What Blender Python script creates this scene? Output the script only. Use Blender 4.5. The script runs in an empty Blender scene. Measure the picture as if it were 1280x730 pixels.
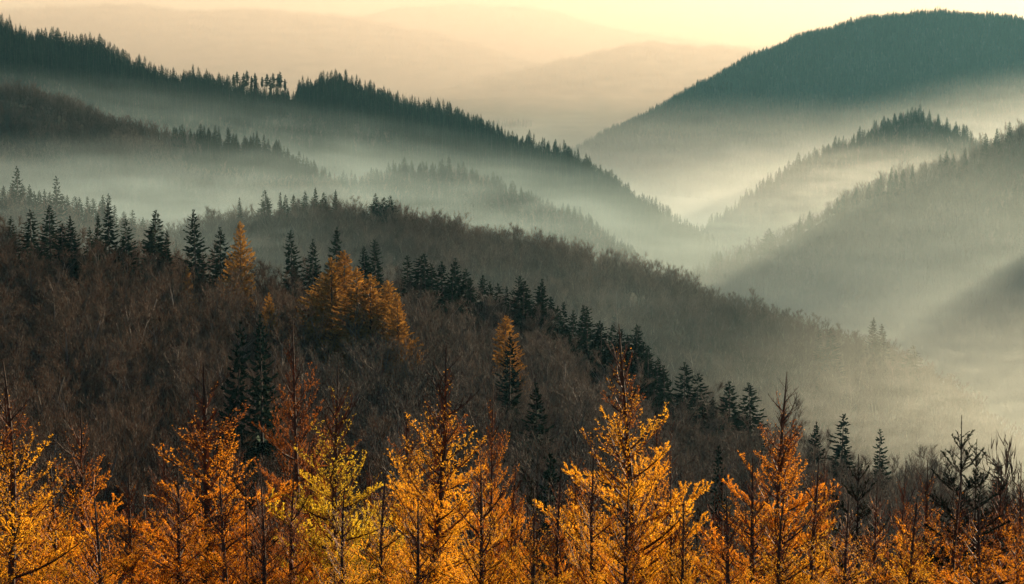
import bpy, math, random
import numpy as np
from mathutils import Vector, Matrix, noise as mnoise

# ------------------------------------------------------------------ camera, sky, sun, exposure
S = bpy.context.scene
COL = S.collection
W_PX, H_PX = 1280.0, 730.0
HFOV = math.radians(24.0)
F = (W_PX / 2) / math.tan(HFOV / 2)
HORIZON = 0.0                                   # picture row of the true horizon
PITCH = math.atan((H_PX / 2 - HORIZON) / F)
cam_d = bpy.data.cameras.new('camera'); cam = bpy.data.objects.new('camera', cam_d); COL.objects.link(cam)
cam_d.sensor_fit = 'HORIZONTAL'; cam_d.angle = HFOV
cam_d.clip_start = 0.5; cam_d.clip_end = 120000
cam.rotation_euler = (math.radians(90) - PITCH, 0, 0)
S.camera = cam

SUN_EL, SUN_AZ = math.radians(10.0), math.radians(36.0)      # azimuth to the right of the view
wd = bpy.data.worlds.new('World'); S.world = wd; wd.use_nodes = True
nt = wd.node_tree
sky = nt.nodes.new('ShaderNodeTexSky'); sky.sky_type = 'NISHITA'; sky.sun_disc = False
sky.sun_elevation = SUN_EL; sky.sun_rotation = SUN_AZ
sky.altitude = 500; sky.air_density = 1.0; sky.dust_density = 0.8; sky.ozone_density = 2.5
nt.links.new(sky.outputs[0], nt.nodes['Background'].inputs[0])
nt.nodes['Background'].inputs[1].default_value = 0.054

sun_d = bpy.data.lights.new('sun', 'SUN'); sun = bpy.data.objects.new('sun', sun_d); COL.objects.link(sun)
sun_d.energy = 5.0; sun_d.angle = math.radians(0.5); sun_d.color = (1.0, 0.78, 0.52)
sd = Vector((math.sin(SUN_AZ) * math.cos(SUN_EL), math.cos(SUN_AZ) * math.cos(SUN_EL), math.sin(SUN_EL)))
sun.rotation_euler = sd.to_track_quat('Z', 'Y').to_euler()
sun.location = sd * 200

S.view_settings.view_transform = 'Standard'; S.view_settings.look = 'None'
S.view_settings.exposure = 1.3; S.view_settings.gamma = 1.0; S.view_settings.use_curve_mapping = False
S.render.engine = 'CYCLES'
S.cycles.max_bounces = 5; S.cycles.diffuse_bounces = 2; S.cycles.glossy_bounces = 1
S.cycles.transmission_bounces = 3; S.cycles.volume_bounces = 1; S.cycles.transparent_max_bounces = 8
S.cycles.use_denoising = True
S.cycles.sample_clamp_indirect = 4.0

# ------------------------------------------------------------------ helpers
def P(px, py, d):
    """world point at depth d (metres north of the camera) seen at picture position px, py"""
    u = (px - W_PX / 2) / F; v = (py - H_PX / 2) / F
    cp, sp = math.cos(PITCH), math.sin(PITCH)
    y = cp - v * sp; z = -sp - v * cp
    return np.array([u * d / y, d, z * d / y])
def to_px(x, y, z):
    cp, sp = math.cos(PITCH), math.sin(PITCH)
    f = y * cp - z * sp; u = y * sp + z * cp
    return W_PX / 2 + F * x / f, H_PX / 2 - F * u / f
def tag(o, label=None, cat=None, group=None, kind=None):
    if label: o['label'] = label
    if cat: o['category'] = cat
    if group: o['group'] = group
    if kind: o['kind'] = kind
    return o
def empty(name, loc=(0, 0, 0), rz=0.0):
    o = bpy.data.objects.new(name, None); COL.objects.link(o)
    o.location = loc; o.rotation_euler = (0, 0, rz); o.empty_display_size = 0.5
    return o
class MB:
    """collects triangles and tubes and links them as one mesh"""
    def __init__(s): s.v = []; s.f = []; s.m = []
    def tri(s, a, b, c, m=0):
        n = len(s.v); s.v += [a, b, c]; s.f.append((n, n + 1, n + 2)); s.m.append(m)
    def quad(s, a, b, c, d, m=0):
        n = len(s.v); s.v += [a, b, c, d]; s.f.append((n, n + 1, n + 2, n + 3)); s.m.append(m)
    def tube(s, pts, rads, sides=5, m=0, tip=True):
        rings = []
        for i, p in enumerate(pts):
            a = Vector(pts[max(i - 1, 0)]); b = Vector(pts[min(i + 1, len(pts) - 1)])
            t = (b - a); t = t.normalized() if t.length > 1e-9 else Vector((0, 0, 1))
            ref = Vector((1, 0, 0)) if abs(t.x) < .8 else Vector((0, 1, 0))
            e1 = t.cross(ref).normalized(); e2 = t.cross(e1)
            n = len(s.v)
            for k in range(sides):
                w = 2 * math.pi * k / sides
                s.v.append(tuple(Vector(p) + (e1 * math.cos(w) + e2 * math.sin(w)) * rads[i]))
            rings.append(n)
        for i in range(len(rings) - 1):
            for k in range(sides):
                k2 = (k + 1) % sides
                s.f.append((rings[i] + k, rings[i] + k2, rings[i + 1] + k2, rings[i + 1] + k)); s.m.append(m)
    def mesh(s, name, mats):
        me = bpy.data.meshes.new(name); me.from_pydata([tuple(p) for p in s.v], [], s.f)
        for mt in mats: me.materials.append(mt)
        if len(mats) > 1: me.polygons.foreach_set('material_index', s.m)
        me.update(); return me
def link_mesh(name, me, parent=None, loc=None):
    o = bpy.data.objects.new(name, me); COL.objects.link(o)
    if parent is not None: o.parent = parent
    if loc is not None: o.location = loc
    return o
def fbm(x, y, s, seed=0.0):
    x = np.asarray(x, float) / s + seed * 13.7; y = np.asarray(y, float) / s - seed * 7.3
    return (np.sin(x * 1.0 + 1.3 * np.sin(y * .7)) + .6 * np.sin(y * 1.7 + 1.1 * np.sin(x * 1.3 + 2))
            + .35 * np.sin(x * 3.1 + 2.2 * np.sin(y * 2.3)) + .2 * np.sin(y * 5.3 + x * 4.1)) / 2.15

# ------------------------------------------------------------------ materials
def mat_leaf(name, cols, rough=0.6, transl=0.3, scale_loc=None, tcol=None, spec=0.2):
    """leaf or twig material; colour varies from plant to plant"""
    m = bpy.data.materials.new(name); m.use_nodes = True; n = m.node_tree.nodes; l = m.node_tree.links
    n.clear(); out = n.new('ShaderNodeOutputMaterial')
    info = n.new('ShaderNodeObjectInfo'); ramp = n.new('ShaderNodeValToRGB')
    ramp.color_ramp.elements[0].color = (*cols[0], 1); ramp.color_ramp.elements[1].color = (*cols[-1], 1)
    for i, c in enumerate(cols[1:-1]):
        e = ramp.color_ramp.elements.new((i + 1) / (len(cols) - 1)); e.color = (*c, 1)
    if scale_loc:
        nz = n.new('ShaderNodeTexNoise'); nz.inputs['Scale'].default_value = 1.0 / scale_loc; nz.inputs['Detail'].default_value = 1.0
        l.new(info.outputs['Location'], nz.inputs['Vector'])
        mx = n.new('ShaderNodeMath'); mx.operation = 'MULTIPLY_ADD'; mx.inputs[1].default_value = 0.5
        l.new(info.outputs['Random'], mx.inputs[0])
        m2 = n.new('ShaderNodeMath'); m2.operation = 'MULTIPLY_ADD'; m2.inputs[1].default_value = 1.6; m2.inputs[2].default_value = -0.55
        l.new(nz.outputs[0], m2.inputs[0]); l.new(m2.outputs[0], mx.inputs[2]); l.new(mx.outputs[0], ramp.inputs[0])
    else:
        l.new(info.outputs['Random'], ramp.inputs[0])
    geo = n.new('ShaderNodeNewGeometry')
    rv = n.new('ShaderNodeMapRange'); rv.inputs[3].default_value = 0.55; rv.inputs[4].default_value = 1.5
    l.new(geo.outputs['Random Per Island'], rv.inputs[0])
    hs = n.new('ShaderNodeHueSaturation'); l.new(ramp.outputs[0], hs.inputs['Color']); l.new(rv.outputs[0], hs.inputs['Value'])
    b = n.new('ShaderNodeBsdfPrincipled'); b.inputs['Roughness'].default_value = rough
    b.inputs['Specular IOR Level'].default_value = spec
    l.new(hs.outputs[0], b.inputs['Base Color'])
    if transl > 0:
        t = n.new('ShaderNodeBsdfTranslucent'); mix = n.new('ShaderNodeMixShader'); mix.inputs[0].default_value = transl
        if tcol:
            mc = n.new('ShaderNodeMix'); mc.data_type = 'RGBA'; mc.blend_type = 'MULTIPLY'; mc.inputs[0].default_value = 1
            l.new(hs.outputs[0], mc.inputs[6]); mc.inputs[7].default_value = (*tcol, 1); l.new(mc.outputs[2], t.inputs[0])
        else:
            l.new(hs.outputs[0], t.inputs[0])
        l.new(b.outputs[0], mix.inputs[1]); l.new(t.outputs[0], mix.inputs[2]); l.new(mix.outputs[0], out.inputs[0])
    else:
        l.new(b.outputs[0], out.inputs[0])
    return m
def mat_ground(name, cols, scale, bump=0.4):
    m = bpy.data.materials.new(name); m.use_nodes = True; n = m.node_tree.nodes; l = m.node_tree.links
    b = n['Principled BSDF']; b.inputs['Roughness'].default_value = 0.95; b.inputs['Specular IOR Level'].default_value = 0.1
    g = n.new('ShaderNodeTexCoord'); nz = n.new('ShaderNodeTexNoise'); nz.inputs['Scale'].default_value = scale
    nz.inputs['Detail'].default_value = 8; nz.inputs['Roughness'].default_value = 0.65
    l.new(g.outputs['Object'], nz.inputs['Vector'])
    r = n.new('ShaderNodeValToRGB'); r.color_ramp.elements[0].position = .3; r.color_ramp.elements[1].position = .72
    r.color_ramp.elements[0].color = (*cols[0], 1); r.color_ramp.elements[1].color = (*cols[1], 1)
    l.new(nz.outputs[0], r.inputs[0]); l.new(r.outputs[0], b.inputs['Base Color'])
    bp = n.new('ShaderNodeBump'); bp.inputs['Strength'].default_value = bump; bp.inputs['Distance'].default_value = 1.0
    l.new(nz.outputs[0], bp.inputs['Height']); l.new(bp.outputs[0], b.inputs['Normal'])
    return m
M = {}
M['litter'] = mat_ground('leaf_litter', ((.03, .019, .011), (.07, .043, .025)), 0.15)
M['floor'] = mat_ground('valley_meadow', ((.04, .05, .025), (.09, .085, .05)), 0.004)
M['hill'] = mat_ground('forest_floor', ((.025, .032, .02), (.06, .055, .035)), 0.03)
M['bark'] = mat_leaf('bark', ((.03, .022, .017), (.05, .038, .028)), .9, 0)
M['beech_bark'] = mat_leaf('beech_bark', ((.10, .078, .06), (.22, .175, .135)), .85, 0)
M['beech_twig'] = mat_leaf('beech_twig', ((.034, .023, .016), (.082, .062, .047), (.14, .107, .08)), .8, .15, 70)
M['copper_twig'] = mat_leaf('copper_twig', ((.024, .013, .009), (.08, .046, .027), (.07, .048, .034)), .8, .2, 50)
M['spruce'] = mat_leaf('spruce_needles', ((.010, .02, .0125), (.02, .035, .02)), .9, .06, spec=.03)
M['gold'] = mat_leaf('larch_gold_far', ((.34, .16, .025), (.42, .22, .04)), .7, .4)
M['larch_bark'] = mat_leaf('larch_bark', ((.045, .028, .018), (.07, .042, .026)), .85, 0)
M['larch_twig'] = mat_leaf('larch_twig', ((.16, .055, .024), (.22, .085, .035)), .7, 0)
M['needle_gold'] = mat_leaf('larch_needles_gold', ((.86, .40, .02), (.88, .47, .03)), .5, .72)
M['needle_orange'] = mat_leaf('larch_needles_orange', ((.80, .30, .015), (.84, .35, .02)), .5, .72)
M['needle_rust'] = mat_leaf('larch_needles_rust', ((.42, .13, .02), (.46, .16, .025)), .5, .5)
M['needle_lime'] = mat_leaf('larch_needles_lime', ((.78, .52, .03), (.82, .58, .04)), .5, .7)

# ------------------------------------------------------------------ terrain
class Hill:
    """a ridge line given as picture position of its tree tops and depth, with a front and a back slope"""
    def __init__(s, name, pts, tree_h, front, back, rnd=30, amp=4, nscale=60, seed=0):
        w = np.array([P(*p) for p in pts]); w = w[np.argsort(w[:, 0])]
        s.name, s.th, s.front, s.back, s.rnd, s.amp, s.ns, s.seed = name, tree_h, front, back, rnd, amp, nscale, seed
        xs = np.linspace(w[0, 0], w[-1, 0], 400)
        ys = np.interp(xs, w[:, 0], w[:, 1]); zs = np.interp(xs, w[:, 0], w[:, 2])
        k = np.hanning(19); k /= k.sum()
        pad = lambda a: np.convolve(np.pad(a, 9, mode='edge'), k, 'valid')
        s.xs, s.ys, s.zs = xs, pad(ys), pad(zs) - tree_h
        if rnd >= 100: s.zs = s.zs + amp * .6 * fbm(xs, xs * .3, nscale * .7, seed + 3) + amp * .25 * fbm(xs, xs * .2, nscale * .22, seed)
    def yr(s, x): return np.interp(x, s.xs, s.ys)
    def zr(s, x): return np.interp(x, s.xs, s.zs)
    def h(s, x, y):
        t = y - s.yr(x)
        sl = np.where(t < 0, s.front, s.back)
        d = np.sqrt(t * t + s.rnd ** 2) - s.rnd
        nz = s.amp * fbm(x, y, s.ns, s.seed)
        fade = np.clip(np.abs(t) / (2.5 * s.rnd), 0.15, 1)
        return s.zr(x) - sl * d + nz * fade
    def build(s, mat, floor, label):
        x0, x1 = s.xs[0], s.xs[-1]
        nx = 160; X = np.linspace(x0, x1, nx)
        zmax = s.zs.max() - floor + 40
        tf = min(zmax / s.front, 3000); tb = min(zmax / s.back, 3000)
        u = np.linspace(0, 1, 56)
        T = np.concatenate([-(u[::-1] ** 1.5) * tf, (u[1:] ** 1.5) * tb])
        XX, TT = np.meshgrid(X, T); YY = s.yr(XX) + TT
        ZZ = s.h(XX, YY)
        return grid_mesh(s.name, XX, YY, ZZ, mat, label)
def grid_mesh(name, XX, YY, ZZ, mat, label):
    r, c = XX.shape
    v = np.stack([XX, YY, ZZ], -1).reshape(-1, 3)
    i = np.arange(r * c).reshape(r, c)
    f = np.stack([i[:-1, :-1], i[:-1, 1:], i[1:, 1:], i[1:, :-1]], -1).reshape(-1, 4)
    me = bpy.data.meshes.new(name); me.from_pydata(v.tolist(), [], f.tolist()); me.materials.append(mat)
    me.polygons.foreach_set('use_smooth', [True] * len(f)); me.update()
    o = link_mesh(name, me); tag(o, label, None, None, 'structure'); return o
FLOOR = -395.0
class NearSlope(Hill):
    """the spur the camera looks down on: a steep bank below the camera, a dell, then the near wooded crest"""
    def h(s, x, y):
        yr = s.yr(x); t = y - yr
        base = np.interp(y, [-60, 0, 60, 120, 180, 260], [-2, -3, -18.5, -48, -71, -80])
        q = np.clip((y - 230) / np.maximum(yr - 230, 1), 0, 1); q = q * q * (3 - 2 * q)
        front = base * (1 - q) + s.zr(x) * q
        behind = s.zr(x) - s.back * (np.sqrt(t * t + s.rnd ** 2) - s.rnd)
        amp = np.interp(y, [0, 100, 250], [.15, .8, 2.0])
        return np.where(t < 0, front, behind) + amp * fbm(x, y, 40, 3)
near = NearSlope('near_slope', [(-700, 285, 600), (-250, 285, 590), (0, 290, 580), (160, 302, 570), (300, 330, 560), (420, 342, 560), (540, 352, 545),
    (640, 378, 535), (740, 415, 515), (850, 490, 480), (940, 510, 460), (1050, 550, 440), (1150, 572, 430), (1280, 612, 420), (1600, 680, 400), (2200, 740, 380)], 19, .1, .4, 20)
mid = Hill('middle_ridge', [(-500, 330, 1150), (60, 310, 1120), (200, 275, 1100), (300, 256, 1100), (430, 247, 1100), (520, 256, 1090), (640, 280, 1080), (740, 303, 1060), (850, 338, 1050), (950, 375, 1030),
    (1050, 405, 1010), (1150, 437, 1000), (1230, 490, 980), (1300, 560, 960), (1500, 700, 940)], 17, .13, .35, 25, 3, 50, 1)
hump = Hill('left_hump', [(-500, 225, 840), (0, 238, 830), (60, 243, 825), (120, 254, 820), (170, 268, 815), (230, 292, 810), (330, 350, 800), (500, 440, 800)], 18, .25, .3, 20, 2, 40, 2)
left2 = Hill('left_lower_ridge', [(-700, 40, 1800), (0, 103, 1850), (60, 118, 1850), (110, 140, 1850), (200, 158, 1840), (260, 172, 1830), (330, 186, 1820), (390, 208, 1810), (450, 238, 1800), (520, 280, 1800), (700, 400, 1800)], 13, .28, .4, 30, 8, 90, 4)
knoll = Hill('misty_knoll', [(330, 260, 2050), (420, 228, 2080), (480, 212, 2090), (560, 216, 2100), (620, 228, 2100), (680, 252, 2100), (730, 280, 2100), (800, 330, 2100)], 13, .3, .4, 25, 5, 70, 5)
left1 = Hill('left_main_ridge', [(-800, -20, 2500), (0, 32, 2550), (100, 58, 2560), (200, 92, 2570), (290, 108, 2580), (360, 112, 2590), (400, 100, 2600), (500, 127, 2610), (590, 155, 2620), (660, 180, 2640), (720, 204, 2650),
    (780, 236, 2660), (835, 272, 2670), (900, 320, 2680), (1000, 380, 2700)], 13, .36, .45, 35, 14, 130, 6)
big = Hill('big_round_hill', [(480, 300, 5400), (620, 236, 5400), (700, 192, 5400), (760, 163, 5380), (840, 122, 5350), (920, 76, 5300), (1000, 42, 5250), (1080, 20, 5200), (1150, 11, 5200), (1200, 12, 5200), (1280, 20, 5200),
    (1400, 34, 5200), (1700, 60, 5200), (2200, 120, 5200)], 12, .42, .45, 80, 22, 260, 7)
rmid = Hill('right_middle_hill', [(760, 350, 3300), (850, 305, 3250), (900, 272, 3200), (950, 238, 3180), (1000, 207, 3150), (1060, 178, 3120), (1110, 155, 3100), (1150, 146, 3100), (1190, 160, 3080), (1230, 185, 3060), (1300, 230, 3040), (1500, 330, 3000)], 12, .4, .45, 40, 10, 140, 8)
rnear = Hill('right_near_hill', [(760, 400, 2350), (860, 350, 2320), (910, 325, 2300), (960, 300, 2280), (1010, 272, 2260), (1060, 243, 2240), (1110, 222, 2220), (1160, 208, 2200), (1200, 199, 2190), (1240, 180, 2180), (1280, 157, 2170),
    (1350, 128, 2160), (1430, 112, 2150), (1520, 135, 2140), (1650, 210, 2130), (1900, 350, 2120)], 13, .34, .5, 35, 10, 110, 9)
rshade = Hill('right_shade_hill', [(1335, 480, 1980), (1420, 330, 1965), (1510, 190, 1950), (1600, 100, 1930), (1700, 45, 1900), (1850, 0, 1900), (2000, -30, 1880), (2300, -40, 1860), (2700, 20, 1800)], 12, .6, .6, 25, 8, 90, 14)  # unseen hill, added to cast a shadow wedge into the right valley fog
far = [Hill('far_ridge', [(-600, 10, 12000), (0, 6, 12000), (150, 5, 12000), (260, 9, 12000), (420, 18, 12000), (480, 30, 12000), (600, 60, 12000), (800, 120, 12000)], 12, .3, .4, 200, 45, 600, 10),
       Hill('far_ridge', [(300, 50, 14000), (440, 22, 14000), (500, 10, 14000), (600, 7, 14000), (700, 14, 14000), (800, 40, 14000), (1000, 60, 14000), (1500, 70, 14000)], 12, .3, .4, 200, 45, 600, 11),
       Hill('far_ridge', [(200, 150, 11000), (500, 120, 11000), (640, 92, 11000), (740, 62, 11000), (800, 50, 11000), (860, 52, 11000), (1000, 70, 11000), (1300, 150, 11000)], 12, .3, .4, 160, 40, 500, 12),
       Hill('far_ridge', [(450, 190, 7600), (560, 165, 7600), (640, 153, 7600), (700, 155, 7600), (760, 162, 7600), (900, 200, 7600), (1100, 260, 7600)], 12, .3, .4, 120, 25, 400, 13)]
HILLS = [near, hump, mid, left2, knoll, left1, rnear, rmid, big, rshade] + far
near_y = np.concatenate([np.linspace(-60, 250, 60), np.linspace(256, 640, 70), np.linspace(650, 1250, 30)])
XX, YY = np.meshgrid(np.linspace(-1, 1, 120), near_y)
XX = XX * (60 + .45 * np.maximum(YY, 0))
grid_mesh('near_slope', XX, YY, near.h(XX, YY), M['litter'], 'steep bank and dell falling away below the viewpoint')
LAB = {'middle_ridge': 'brown wooded ridge crossing the middle of the picture', 'left_hump': 'low misty rise behind the dark spruces on the left', 'left_lower_ridge': 'brown ridge below the dark main ridge on the left',
       'misty_knoll': 'small misty knoll in the valley left of centre', 'left_main_ridge': 'long dark ridge sloping down from the upper left', 'big_round_hill': 'big round dark hill at the upper right',
       'right_middle_hill': 'pointed wooded hill below the big round hill', 'right_shade_hill': 'unseen steep hill added beyond the right edge to shade the lower right valley', 'right_near_hill': 'shaded hillside rising out of the mist at the right edge'}
for hl in HILLS[1:10]: hl.build(M['hill'], FLOOR, LAB[hl.name])
for hl, lb in zip(far, ('pale far ridge along the top left', 'palest far ridge behind, along the top centre', 'pale far slope left of the big round hill', 'faint low far hill at the end of the valley')): hl.build(M['hill'], FLOOR, lb)
gx = np.linspace(-14000, 14000, 60); gy = np.linspace(900, 21000, 60)
XX, YY = np.meshgrid(gx, gy)
grid_mesh('ground', XX, YY, FLOOR + 12 * fbm(XX, YY, 900, 20), M['floor'], 'misty valley floor between the hills')

# skyline of each hill's canopy per picture column, to leave out trees nobody could see
PXS = np.arange(-280, 1561, 4.0)
def skyline(hl):
    r = np.full(len(PXS), 9999.)
    X = np.linspace(hl.xs[0], hl.xs[-1], 1500); Y = hl.yr(X); Z = hl.zr(X) + hl.th * .8
    px, py = to_px(X, Y, Z); o = np.argsort(px)
    return np.interp(PXS, px[o], py[o], left=9999, right=9999)
SKYLINES = [skyline(h) for h in HILLS]
DEPTHS = [float(np.median(h.ys)) for h in HILLS]
def ground_z(x, y): return max(float(h.h(np.array([x]), np.array([y]))[0]) for h in HILLS)

# ------------------------------------------------------------------ tree shapes
def finger(b, p, d, ln, w, R):
    """one needle spray: a pointed blade and a second one across it"""
    s = d.cross(Vector((R.gauss(0, 1), R.gauss(0, 1), R.gauss(0, 1))))
    if s.length < 1e-5: return
    s = s.normalized() * w; s2 = d.cross(s).normalized() * w; m = p + d * ln * .4
    b.quad(p, m + s, p + d * ln, m - s); b.quad(p, m + s2 * .7, p + d * ln * .93, m - s2 * .7)
def spruce_meshes(seed, h=26.0, detail=1.0, width=.19, gold=False):
    R = random.Random(seed); crown = MB(); trunk = MB()
    trunk.tube([(0, 0, -1.5), (0, 0, h * .5), (0, 0, h)], [h * .013, h * .008, .02], 6)
    nw = int((30 if not gold else 34) * (detail ** .6)); bare = R.uniform(.04, .12) if not gold else R.uniform(.16, .26)
    pw = R.uniform(.62, .8) if not gold else R.uniform(.5, .62)
    lump = [(R.uniform(0, 6.28), R.uniform(.2, .95), R.uniform(-.65, .45)) for _ in range(9)]     # gaps and bulges of this tree
    up = R.uniform(.25, .6)
    for i in range(nw):
        t = bare + (1 - bare) * (i / (nw - 1)) ** .9
        env = ((1 - t) ** pw) * (1 if t > .3 else .8 + t * .66) + .018
        per = max(5, int((9 if not gold else 11) * detail * (.55 + .45 * (1 - t))))
        a0 = R.uniform(0, 6.28)
        for k in range(per):
            a = a0 + 6.283 * k / per + R.uniform(-.35, .35)
            f = 1.0
            for la, lt, lv in lump:
                da = abs((a - la + math.pi) % 6.283 - math.pi); f += lv * math.exp(-(da / .8) ** 2 - ((t - lt) / .13) ** 2)
            L = h * width * env * R.uniform(.62, 1.15) * max(.35, f); ca, sa = math.cos(a), math.sin(a)
            out = Vector((ca, sa, 0)); side = Vector((-sa, ca, 0)); z = h * t + R.uniform(-.25, .25)
            dr = (.55 * (1 - t) - .75 * max(0, t - .6)) if not gold else (-.1 - .5 * t)
            pt = lambda q: Vector((0, 0, z)) + out * (L * q) + Vector((0, 0, L * (-dr * q * (1.3 - .5 * q) + (up if not gold else .3) * .5 * q ** 3)))
            n = max(3, int((5 + L * 2.4) * detail))
            if gold: n = int(n * 2.3)
            for j in range(n):
                q = R.uniform(.12, 1) ** .8; p = pt(q); tg = (pt(min(1, q + .1)) - pt(q - .1)).normalized()
                ln = (R.uniform(.30, .5) * L * (1.1 - .45 * q) + .22) * (1 if not gold else .38)
                d = ((tg * .55 + side * R.uniform(-1, 1) + Vector((0, 0, R.uniform(-.5, 1.0)))) if gold else tg + side * R.uniform(-.95, .95) + Vector((0, 0, R.uniform(-.35, .35)))).normalized()
                finger(crown, p, d, ln, (.07 + .07 * ln) * (1 if detail > .8 else 1.7) * (1 if not gold else .9), R)
            finger(crown, pt(.72), (pt(1) - pt(.7)).normalized(), L * .36 + .15, .13 if detail > .8 else .22, R)
    for _ in range(int((210 if not gold else 120) * detail)):      # dense inner foliage round the trunk
        t = bare + (.97 - bare) * R.random() ** 1.15; rr = h * width * ((1 - t) ** pw) * .75; a = R.uniform(0, 6.28)
        p = Vector((math.cos(a) * rr * .12, math.sin(a) * rr * .12, h * t))
        d = Vector((math.cos(a + R.uniform(-.6, .6)), math.sin(a + R.uniform(-.6, .6)), R.uniform(-.7, .25) if not gold else R.uniform(-.1, .8))).normalized()
        finger(crown, p, d, rr * R.uniform(.55, 1.0) + .2, (.20 + .16 * rr * .5) * (1 if not gold else .6), R)
    for k in range(4): finger(crown, Vector((0, 0, h * (.95 + .012 * k))), Vector((R.gauss(0, .25), R.gauss(0, .25), 1)).normalized(), h * .035, .12, R)
    return trunk, crown
def pine_meshes(seed, h=26.0):
    """tall forest-edge spruce with a long bare trunk and a short ragged crown"""
    R = random.Random(seed); crown = MB(); trunk = MB(); low = R.uniform(.40, .6)
    trunk.tube([(0, 0, -1.5), (0, 0, h * .6), (0, 0, h * .97)], [.34, .26, .05], 6)
    for i in range(170):
        t = low + (.98 - low) * R.random(); a = R.uniform(0, 6.28); L = h * .085 * R.uniform(.35, 1.15) * min(1, (1.04 - t) / .22)
        d = Vector((math.cos(a), math.sin(a), R.uniform(-.5, .25))).normalized(); p = Vector((0, 0, h * t))
        finger(crown, p, d, L, .25 + .06 * L, R)
        for _ in range(2): finger(crown, p + d * L * R.uniform(.3, .7), (d + Vector((R.gauss(0, .5), R.gauss(0, .5), R.gauss(0, .3)))).normalized(), L * .5, .3, R)
    return trunk, crown
def beech_meshes(seed, h=21.0, twigs=1.0, tw=.05, bushy=1.0):
    """leafless beech: forked trunk, rising limbs that divide again and again into a haze of fine twigs"""
    R = random.Random(seed); wood = MB(); crown = MB(); UP = Vector((0, 0, 1))
    def grow(p, d, L, r, lv):
        pts = [p]; ns = 3 if lv < 2 else 2
        for j in range(ns):
            d = (d + Vector((R.gauss(0, .13), R.gauss(0, .13), R.gauss(0, .08))) + UP * (.10 if lv else .02)).normalized()
            pts.append(pts[-1] + d * L / ns)
        if lv < 2: wood.tube(pts, [r * (1 - .75 * j / ns) for j in range(ns + 1)], 5 if lv == 0 else 3)
        else:
            for j in range(ns):
                s = d.cross(Vector((R.gauss(0, 1), R.gauss(0, 1), R.gauss(0, 1)))).normalized() * r
                k = 1 - j / ns
                if j == ns - 1: crown.tri(pts[j] - s * k, pts[j] + s * k, pts[j + 1])
                else: crown.quad(pts[j] - s, pts[j] + s, pts[j + 1] + s * .55, pts[j + 1] - s * .55)
        if lv >= 4: return
        n = (int(17 * bushy), int(7 * bushy), int(7 * twigs * bushy + .5), 2 if twigs > .7 else 1)[lv]
        for i in range(n):
            q = R.uniform(.24, 1) if lv == 0 else R.uniform(.12, 1)
            if lv == 0 and i < 3: q = R.uniform(.3, .45)
            k = min(ns - 1, int(q * ns)); c = pts[k].lerp(pts[k + 1], q * ns - k); dd = (pts[k + 1] - pts[k]).normalized()
            a = (i * 2.4 if lv == 0 else R.uniform(0, 6.28)) + R.uniform(-.4, .4)
            e1 = dd.cross(Vector((.3, .9, .1))).normalized(); e2 = dd.cross(e1)
            sp = (R.uniform(.55, .95), R.uniform(.4, .8), R.uniform(.4, .9), R.uniform(.3, .8))[lv]
            nd = (dd + (e1 * math.cos(a) + e2 * math.sin(a)) * sp + UP * (.12, .25, .3, .25)[lv]).normalized()
            nl = (h * R.uniform(.34, .5) * (1.12 - .72 * q), L * R.uniform(.32, .55) * (1.15 - .5 * q), R.uniform(.7, 1.5), R.uniform(.5, 1.0))[lv]
            grow(c, nd, nl, (h * .0045 * (1.15 - .6 * q), tw * .75, tw * .6, tw * .5)[lv], lv + 1)
    grow(Vector((0, 0, -1)), (UP + Vector((R.gauss(0, .03), R.gauss(0, .03), 0))).normalized(), h * .92, h * .013, 0)
    top = max(p[2] for p in crown.v); k = h / top
    for mb in (wood, crown): mb.v = [(p[0], p[1], p[2] * k) for p in mb.v]
    return wood, crown
def joined(name, parts, mats):
    b = MB()
    for i, p in enumerate(parts):
        n = len(b.v); b.v += p.v; b.f += [tuple(k + n for k in f) for f in p.f]; b.m += [i] * len(p.f)
    return bpy.data.objects.new(name, b.mesh(name, mats))      # source shape for scattered woods, not linked to the scene
SPR = [spruce_meshes(100 + i, 26, 1.0, w) for i, w in enumerate((.15, .19, .24, .16, .21, .27, .18))]
SPR_M = [(t.mesh('trunk', [M['bark']]), c.mesh('crown', [M['spruce']])) for t, c in SPR]
BEE = [beech_meshes(200 + i, 21, 1.0, .055) for i in range(7)]
BEE_M = [(t.mesh('trunk', [M['beech_bark']]), c.mesh('crown', [M['beech_twig']])) for t, c in BEE]
COP_M = [(a, c.mesh('crown', [M['copper_twig']])) for (a, _), (_, c) in zip(BEE_M, BEE)]
GLD = [spruce_meshes(300 + i, 24, 1.15, w, True) for i, w in enumerate((.18, .23, .20))]
GLD_M = [(t.mesh('trunk', [M['larch_bark']]), c.mesh('crown', [M['gold']])) for t, c in GLD]
src_beech = [joined('beech_shape', b, [M['beech_bark'], M['beech_twig']]) for b in BEE]
src_copper = [joined('copper_beech_shape', b, [M['beech_bark'], M['copper_twig']]) for b in BEE[:4]]
src_spruce = [joined('spruce_shape', b, [M['bark'], M['spruce']]) for b in SPR]
src_beech_lo = [joined('beech_shape', beech_meshes(240 + i, 20, .4, .13, .85), [M['bark'], M['beech_twig']]) for i in range(5)]
src_spruce_lo = [joined('spruce_shape', spruce_meshes(140 + i, 26, .6, w), [M['bark'], M['spruce']]) for i, w in enumerate((.17, .2, .23, .18))]
src_pine_lo = [joined('pine_shape', pine_meshes(160 + i), [M['bark'], M['spruce']]) for i in range(3)]
src_gold_lo = [joined('larch_shape', spruce_meshes(340 + i, 22, .6, .17, True), [M['larch_bark'], M['gold']]) for i in range(2)]

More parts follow.
